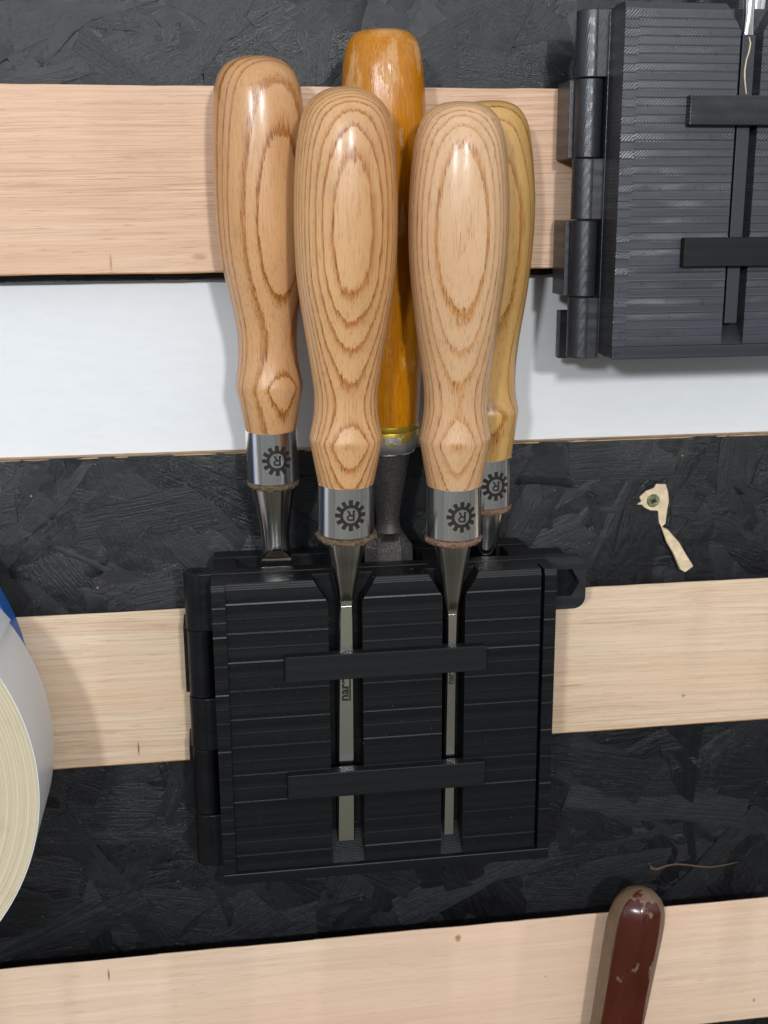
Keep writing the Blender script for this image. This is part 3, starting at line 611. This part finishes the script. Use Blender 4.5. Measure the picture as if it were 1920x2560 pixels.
def new_chisel(D, label, gear_u, ashm, wamp, wmat, seed):
    u = Vector((D['axis'][0], -D['axis'][1], D['axis'][2]))
    q = Vector((0, 0, 1)).rotation_difference(u)
    t = thing('chisel', (D['base'][0], -D['base'][1], D['base'][2]), label, 'chisel', 'chisels with turned ash handles and gear marks', q)
    h = D['handle']; bm = bmesh.new()
    lathe(bm, catmull(h[:-2], 4) + [h[-2], (h[-1][0] + 0.5, h[-1][1] + 0.02), (h[-1][0] - 1.0, h[-1][1] - 0.35)], 72)
    make('handle', bm, ashm, t, smooth=22)
    (za, ra), (zb, rb) = D['ferrule']; bm = bmesh.new()
    lathe(bm, [(za - 0.4, ra - 0.5), (za + 0.02, ra - 0.25), (za - 0.2, ra), (zb + 0.2, rb), (zb, rb - 0.2), (zb, rb - 3)], 72)
    fe = make('ferrule', bm, 'ferrule', t, smooth=30)
    bm = bmesh.new(); gear_mark(bm, (ra + rb) / 2 + 0.05, gear_u, (za + zb) / 2 - 0.35); make('gear_mark', bm, 'etch', fe)
    (za, ra), (zb, rb) = D['washer']; make('leather_washer', washer(ra, za, zb, wamp, seed), wmat, t, smooth=12)
    return t
def flat_loft(bm, rows, seg=48):
    """rows: (z, half width, half depth, front limit, back limit): round section cut flat front and back"""
    R = []
    for z, a, b, fl, bl in rows:
        ring = []
        for k in range(seg):
            t = 2 * math.pi * k / seg; x, y = a * math.sin(t), -b * math.cos(t)
            ring.append(bm.verts.new((x, max(-fl, min(bl, y)), z)))
        R.append(ring)
    for A, B in zip(R, R[1:]):
        for k in range(seg): bm.faces.new((A[k], A[(k + 1) % seg], B[(k + 1) % seg], B[k]))
    bm.faces.new(R[0]); bm.faces.new(R[-1])
def straight_blade(t, D, cone_bow):
    c = D['cone']; n = len(c); bm = bmesh.new()
    rows = [(z, r, r, r, r) for z, r in catmull(c, 4)]
    zl, rl = c[-1]
    b = D['blade']; fr = 1.35
    # last stretch of the socket turns into a flat bar
    k = len(rows)
    rows = [(z, a, bb, min(bb, fr - 0.12 + max(0, (z - (zl + 3.0))) * 0.55), bb) for z, a, bb, _, _ in rows]
    flat_loft(bm, rows, 56); make('socket', bm, 'cone', t, smooth=28)
    bm = bmesh.new(); prev = None
    sec = lambda w: [(-w, 1.2), (-w, -1.0), (-w * 0.86, -1.35), (w * 0.86, -1.35), (w, -1.0), (w, 1.2)]
    for z, w in [(zl + 1.2, rl * 0.98)] + b[1:]:
        ring = [bm.verts.new((x, y, z)) for x, y in sec(w)]
        if prev:
            for i in range(6): bm.faces.new((prev[i], prev[(i + 1) % 6], ring[(i + 1) % 6], ring[i]))
        else: bm.faces.new(ring)
        prev = ring
    tip = [bm.verts.new((x, y if y > 0 else 0.9, v.co.z - 1.0)) for (x, y), v in zip(sec(b[-1][1]), prev)]
    for i in range(6): bm.faces.new((prev[i], prev[(i + 1) % 6], tip[(i + 1) % 6], tip[i]))
    bm.faces.new(tip)
    return make('blade', bm, 'blade', t)
FLt = new_chisel(FL, 'front left chisel, tight nested oval grain on its ash handle, frayed leather washer', 0.5, 'ash_fl', 0.85, 'leather', 4)
bl = straight_blade(FLt, FL, 0); blade_text(bl, 'narex', 4.3, 0.6, 1.38, -58.5, 1.1, 0.55)
FRt = new_chisel(FR, 'front right chisel, pale speckled ash handle, very narrow blade in the right slot', 0.9, 'ash_fr', 0.5, 'leather_red', 9)
bl = straight_blade(FRt, FR, 0); blade_text(bl, 'narex', 2.7, 0.4, 1.38, -52.4, 1.1, 0.32)
def rear_blade(t, D, arch, flat, width, tip):
    c = catmull(D['cone'], 4); bm = bmesh.new()
    rows = []
    for z, r in c:
        fl = r if z > arch else max(flat, r - (arch - z) * 0.9)
        rows.append((z, r, min(r, 5.0) if z < arch else r, min(fl, r), min(r, 4.2)))
    flat_loft(bm, rows, 64); make('socket', bm, 'cone', t, smooth=30)
    bm = bmesh.new(); z0 = c[-1][0]
    vs = [bm.verts.new((x, y, z)) for z, y0, y1 in ((z0 + 4, -1.5, 1.5), (tip, -1.2, 1.2)) for x, y in ((-width, y0), (width, y0), (width, y1), (-width, y1))]
    for q in ((0, 1, 2, 3), (4, 7, 6, 5), (0, 4, 5, 1), (1, 5, 6, 2), (2, 6, 7, 3), (3, 7, 4, 0)): bm.faces.new([vs[k] for k in q])
    make('blade', bm, 'blade', t)
BLt = new_chisel(BL, 'rear left chisel, tallest on the left, two pointed eye shapes in its ash grain', 1.15, 'ash_bl', 0.45, 'leather', 15)
rear_blade(BLt, BL, -23.0, 1.6, 6.2, -118)
BRt = new_chisel(BR, 'rear right chisel, golden ash handle half hidden behind its neighbour', 1.6, 'ash_br', 0.4, 'leather_red', 23)
rear_blade(BRt, BR, -60, 2.7, 2.6, -106)

# the old chisel with the orange handle
D = OR; u = Vector((D['axis'][0], -D['axis'][1], D['axis'][2]))
t = thing('chisel', (D['base'][0], -D['base'][1], D['base'][2]), 'old chisel with a worn orange varnished handle and pitted dark steel, at the back', 'chisel', None, Vector((0, 0, 1)).rotation_difference(u))
bm = bmesh.new(); lathe(bm, catmull(D['handle'], 4), 72); make('handle', bm, 'orange', t, smooth=40)
bm = bmesh.new(); lathe(bm, D['ferrule'] + [(0.2, 7.5)], 72); fe = make('ferrule', bm, 'gold', t, smooth=40)
bm = bmesh.new(); lathe(bm, D['ring'], 64); make('ferrule_rim', bm, 'ferrule', fe, smooth=40)
bm = bmesh.new(); flat_loft(bm, [(z, r, r, r, r) for z, r in catmull([(0.2, 7.7)] + D['bolster'], 4)] + [(-30, 4.6, 3.6, 2.9, 3), (-33, 5.0, 3.2, 2.4, 3)], 56); make('bolster', bm, 'oldsteel', t, smooth=40)
bm = bmesh.new(); prev = None
rows = [(-27.0, 3.9)] + D['blade'] + [(-108, 8.2)]
for z, w in rows:
    k = min(1.0, max(0.0, (-26.5 - z) / 7)); fw = 2.6 + 1.4 * k; fd = 2.6
    sec = [(-w, 1.6), (-w, -0.7 * k - 0.1), (-min(fw, w * 0.93), -fd), (min(fw, w * 0.93), -fd), (w, -0.7 * k - 0.1), (w, 1.6)]
    ring = [bm.verts.new((x, y, z)) for x, y in sec]
    if prev:
        for i in range(6): bm.faces.new((prev[i], prev[(i + 1) % 6], ring[(i + 1) % 6], ring[i]))
    else: bm.faces.new(ring)
    prev = ring
bm.faces.new(prev); make('blade', bm, 'oldsteel', t)

# chisels in the upper right holder
t = thing('chisel', (163.0, -45.0, 51.0), 'slim chisel with a round neck in the slot of the upper right holder', 'chisel')
bm = bmesh.new(); flat_loft(bm, [(60, 3.6, 3.6, 3.6, 3.6), (30, 2.6, 2.6, 2.6, 2.6), (12, 1.75, 1.75, 1.75, 1.75), (5.0, 1.6, 1.6, 1.6, 1.6), (1.5, 1.75, 1.4, 1.25, 1.3), (-1.0, 2.0, 1.4, 1.1, 1.2)], 32); make('neck', bm, 'cone', t, smooth=40)
bm = bmesh.new(); box(bm, -2.05, 2.05, -1.2, 1.25, -85.6, -0.3, 0.15); make('blade', bm, 'blade_dull', t)
t = thing('chisel', (174.5, -22.0, 45.0), 'bright chisel neck at the very top right, behind the slim one', 'chisel')
bm = bmesh.new(); lathe(bm, [(60, 6), (30, 5.2), (10, 3.6), (0, 3.0)], 40); make('socket', bm, 'ferrule', t, smooth=40)
bm = bmesh.new(); box(bm, -3, 3, -1.2, 1.2, -80, 1, 0.2); make('blade', bm, 'blade', t)
bm = bmesh.new(); P = [(162.8, 50.0), (163.35, 48.2), (163.1, 46.0), (162.4, 43.5), (162.1, 40.5), (162.3, 38.0), (163.1, 33.9)]
tube(bm, [V(x, 46.45, z) for x, z in P], 0.24, 6, [0.7, 1, 1, 0.8, 1, 1, 0.8])
make('wood_shaving', bm, 'splinter', label='thin cream wood shaving stuck on the slim chisel blade, upper right', cat='wood shaving')

# ------------------------------------------------------------------ tape rolls at the left edge
def roll(cx, cz, R, d0, d1, side, outer, label, name, seam=None):
    t = thing(name, (cx, -d0, cz), label, 'tape roll'); core = 38.0
    def lathe_d(prof, mat, pn, seg=160, smooth=35):
        bm = bmesh.new(); rings = [[bm.verts.new((r * math.cos(2 * math.pi * k / seg), -(d - d0), r * math.sin(2 * math.pi * k / seg))) for k in range(seg)] for d, r in prof]
        for A, B in zip(rings, rings[1:] + rings[:1]):
            for k in range(seg): bm.faces.new((A[k], A[(k + 1) % seg], B[(k + 1) % seg], B[k]))
        return make(pn, bm, mat, t, smooth=smooth)
    prof = []; r = core + 1.5
    rnd = random.Random(5)
    while r < R - 0.3:
        e = rnd.uniform(-0.12, 0.12); prof += [(d1 + e - 0.22, r), (d1 + e, r + 0.3), (d1 + e, r + 0.75)]; r += 1.05
    prof = [(d0 + 0.3, core + 1.5)] + prof + [(d1 - 0.25, R - 0.25), (d0 + 0.3, R - 0.25)]
    lathe_d(prof, side, 'tape_layers', smooth=60)
    lathe_d([(d0, R - 0.2), (d1 - 0.15, R - 0.2), (d1 - 0.15, R), (d0, R)], outer, 'outer_wrap')
    lathe_d([(d0, core - 1.5), (d1, core - 1.5), (d1, core + 1.4), (d0, core + 1.4)], 'card', 'core')
    if seam:
        bm = bmesh.new(); a0, a1 = seam; n = 40; ring = []
        for k in range(n + 1):
            a = a0 + (a1 - a0) * k / n; lift = 0.12 + 0.5 * max(0, 1 - k / 6) ** 2
            aa = a + 0.0
            ring.append([bm.verts.new((q * math.cos(aa), -(d - d0), q * math.sin(aa))) for d, q in ((-0.1 + d0, R + lift), (d1 - 0.2, R + lift), (d1 - 0.2, R + lift + 0.3), (d0 - 0.1, R + lift + 0.3))])
        for A, B in zip(ring, ring[1:]):
            for i in range(4): bm.faces.new((A[i], A[(i + 1) % 4], B[(i + 1) % 4], B[i]))
        bm.faces.new(ring[0]); bm.faces.new(ring[-1]); make('tape_end', bm, outer, t, smooth=35)
roll(-135.0, -169.3, 77.3, 23.0, 60.0, 'tape_side', 'tape_white', 'big roll of white tape with cream layered side at the left edge', 'tape_roll', (math.radians(31.5), math.radians(150)))
roll(-142.3, -153.0, 77.0, 12.6, 22.6, 'tape_blue', 'tape_blue', 'blue tape roll behind the white roll at the left edge', 'tape_roll')

# ------------------------------------------------------------------ worn red handle, lower right
top, bot = V(152.4, 25, -247.8), V(141.5, 23, -345)
ax = (top - bot); L = ax.length
t = thing('red_handle_tool', bot, 'tool with a worn dark red faceted handle in front of the bottom strip', 'tool', None, Vector((0, 0, 1)).rotation_difference(ax.normalized()))
bm = bmesh.new(); wl = bm.loops.layers.float_color.new('worn'); rings = []
rows = [(0, 9.6), (30, 10.3), (60, 10.9), (78, 11.2), (84, 11.1), (88, 10.6), (91.5, 9.6), (94, 8.2), (96, 6.2), (97.3, 3.6), (97.8, 1.2)]
seg = 64
for z, r in rows:
    ring = []
    for k in range(seg):
        a = 2 * math.pi * k / seg; fa = (a + math.radians(10)) % (math.pi / 4) - math.pi / 8
        rr = r * min(1.0, 0.93 / math.cos(fa)) if z < 90 else r * (0.5 + 0.5 * min(1.0, 0.93 / math.cos(fa)))
        ring.append(bm.verts.new((rr * math.sin(a), -0.86 * rr * math.cos(a), z)))
    rings.append(ring)
for A, B in zip(rings, rings[1:]):
    for k in range(seg): bm.faces.new((A[k], A[(k + 1) % seg], B[(k + 1) % seg], B[k]))
bm.faces.new(rings[-1]); bm.faces.new(rings[0])
for f in bm.faces:
    for l in f.loops:
        c = l.vert.co; a = math.degrees(math.atan2(c.x, -c.y)); w = 1.0 if (a < -62 or a > 44) else 0.12
        if c.z > 94: w = max(w, 0.55)
        l[wl] = (w, w, w, 1)
make('handle', bm, 'red', t, smooth=18)
bm = bmesh.new(); box(bm, -6, 6, -1.5, 1.5, -60, 1, 0.3); make('blade', bm, 'oldsteel', t)

# ------------------------------------------------------------------ bits on the boards
bm = bmesh.new()
plate(bm, [(153.2, -101.6), (155.6, -99.4), (158.6, -98.4), (159.4, -96.9), (163.0, -97.2), (164.0, -100.2), (164.5, -103.5), (163.9, -108.2), (163.7, -112.0), (162.2, -113.3), (161.2, -111.5), (160.6, -107.0), (157.6, -106.7), (155.4, -105.6), (154.2, -104.4), (152.4, -104.3), (154.0, -103.2)], 0.3, 0.95)
vs = []
t = thing('torn_splinter', (160, -0.3, -113), 'torn strip of bare cream wood hanging below a screw, right side', 'wood splinter')
for v in bm.verts: v.co -= Vector((160, -0.3, -113))
make('upper_flake', bm, 'splinter', t, smooth=30)
bm = bmesh.new()
plate(bm, [(161.8, -112.9), (164.6, -114.3), (168.6, -119.0), (171.6, -123.6), (174.3, -128.4), (171.4, -130.3), (169.4, -129.3), (166.6, -123.0), (164.0, -118.6)], 0.6, 1.9)
for v in bm.verts: v.co.y -= 0.11 * (-112.9 - v.co.z); v.co.z += random.uniform(-0.2, 0.2); v.co.x += random.uniform(-0.25, 0.25); v.co -= Vector((160, -0.3, -113))
bmesh.ops.bevel(bm, geom=[e for e in bm.edges if e.is_manifold and e.calc_face_angle(0) > 0.8], offset=0.2, segments=1, affect='EDGES')
make('lower_flake', bm, 'splinter', t, smooth=30)
t = thing('screw', (158.4, -0.2, -103.0), 'small brassy countersunk screw head in the torn bare wood patch', 'screw')
bm = bmesh.new(); lathe(bm, [(0.9, 0.0), (0.75, 0.75), (1.3, 0.95), (1.35, 2.1), (1.05, 2.45), (-1.2, 1.2)], 32)
bmesh.ops.rotate(bm, verts=bm.verts, cent=(0, 0, 0), matrix=Matrix.Rotation(math.radians(90), 3, 'X')); make('head', bm, 'brass', t, smooth=40)
bm = bmesh.new()
for a in (20, 110):
    b2 = bmesh.new(); box(b2, -1.5, 1.5, 0.9, 1.32, -0.28, 0.28, 0.05)
    bmesh.ops.rotate(b2, verts=b2.verts, cent=(0, 0, 0), matrix=Matrix.Rotation(math.radians(a), 3, 'Y'))
    tmp = bpy.data.meshes.new('x'); b2.to_mesh(tmp); b2.free(); bm.from_mesh(tmp); bpy.data.meshes.remove(tmp)
make('cross_recess', bm, 'black_edge', t)
bm = bmesh.new(); P = [(164.3, 1.0, -252.2), (165.6, 1.2, -254.6), (168.0, 1.0, -255.4), (172.0, 0.9, -254.3), (176.0, 0.9, -253.9), (181.0, 0.8, -254.8), (186.0, 0.8, -256.0), (191.0, 0.8, -256.8), (197.0, 0.8, -256.4), (202.4, 0.8, -255.6)]
tube(bm, [V(*p) for p in P], 0.42, 8, [1.0, 1.5, 1.2, 0.9, 0.9, 0.8, 0.8, 0.7, 0.6, 0.3])
make('curled_shaving', bm, 'shaving', label='thin brown curl of wood shaving on the black board above the red handle', cat='wood shaving')
bm = bmesh.new(); rnd = random.Random(77)
def speck(x, d, z, r):
    b = len(bm.verts); vs = [bm.verts.new(V(x + r * a, d + r * b_, z + r * c)) for a, b_, c in ((1, 0, 0), (-1, 0, .2), (0, 1, 0), (0, -1, 0), (.2, 0, 1), (0, .1, -1))]
    for q in ((0, 2, 4), (2, 1, 4), (1, 3, 4), (3, 0, 4), (2, 0, 5), (1, 2, 5), (3, 1, 5), (0, 3, 5)): bm.faces.new([vs[k] for k in q])
for _ in range(55):
    x, z = rnd.uniform(-110, 220), rnd.uniform(-130, -82) if rnd.random() < 0.65 else rnd.uniform(-262, -190)
    speck(x, 0.35, z, rnd.choice((0.12, 0.16, 0.2, 0.25, 0.5 if rnd.random() < .3 else 0.2)))
for _ in range(90): speck(rnd.uniform(2, 103), 46.55, rnd.uniform(-212, -118), rnd.choice((0.06, 0.07, 0.1)))
for _ in range(40): speck(rnd.uniform(0, 105), rnd.uniform(34, 46), -112.75, rnd.choice((0.07, 0.1, 0.13)))
make('sawdust', bm, 'dust', kind='stuff', label='sawdust specks scattered over the black board and holder', cat='sawdust')
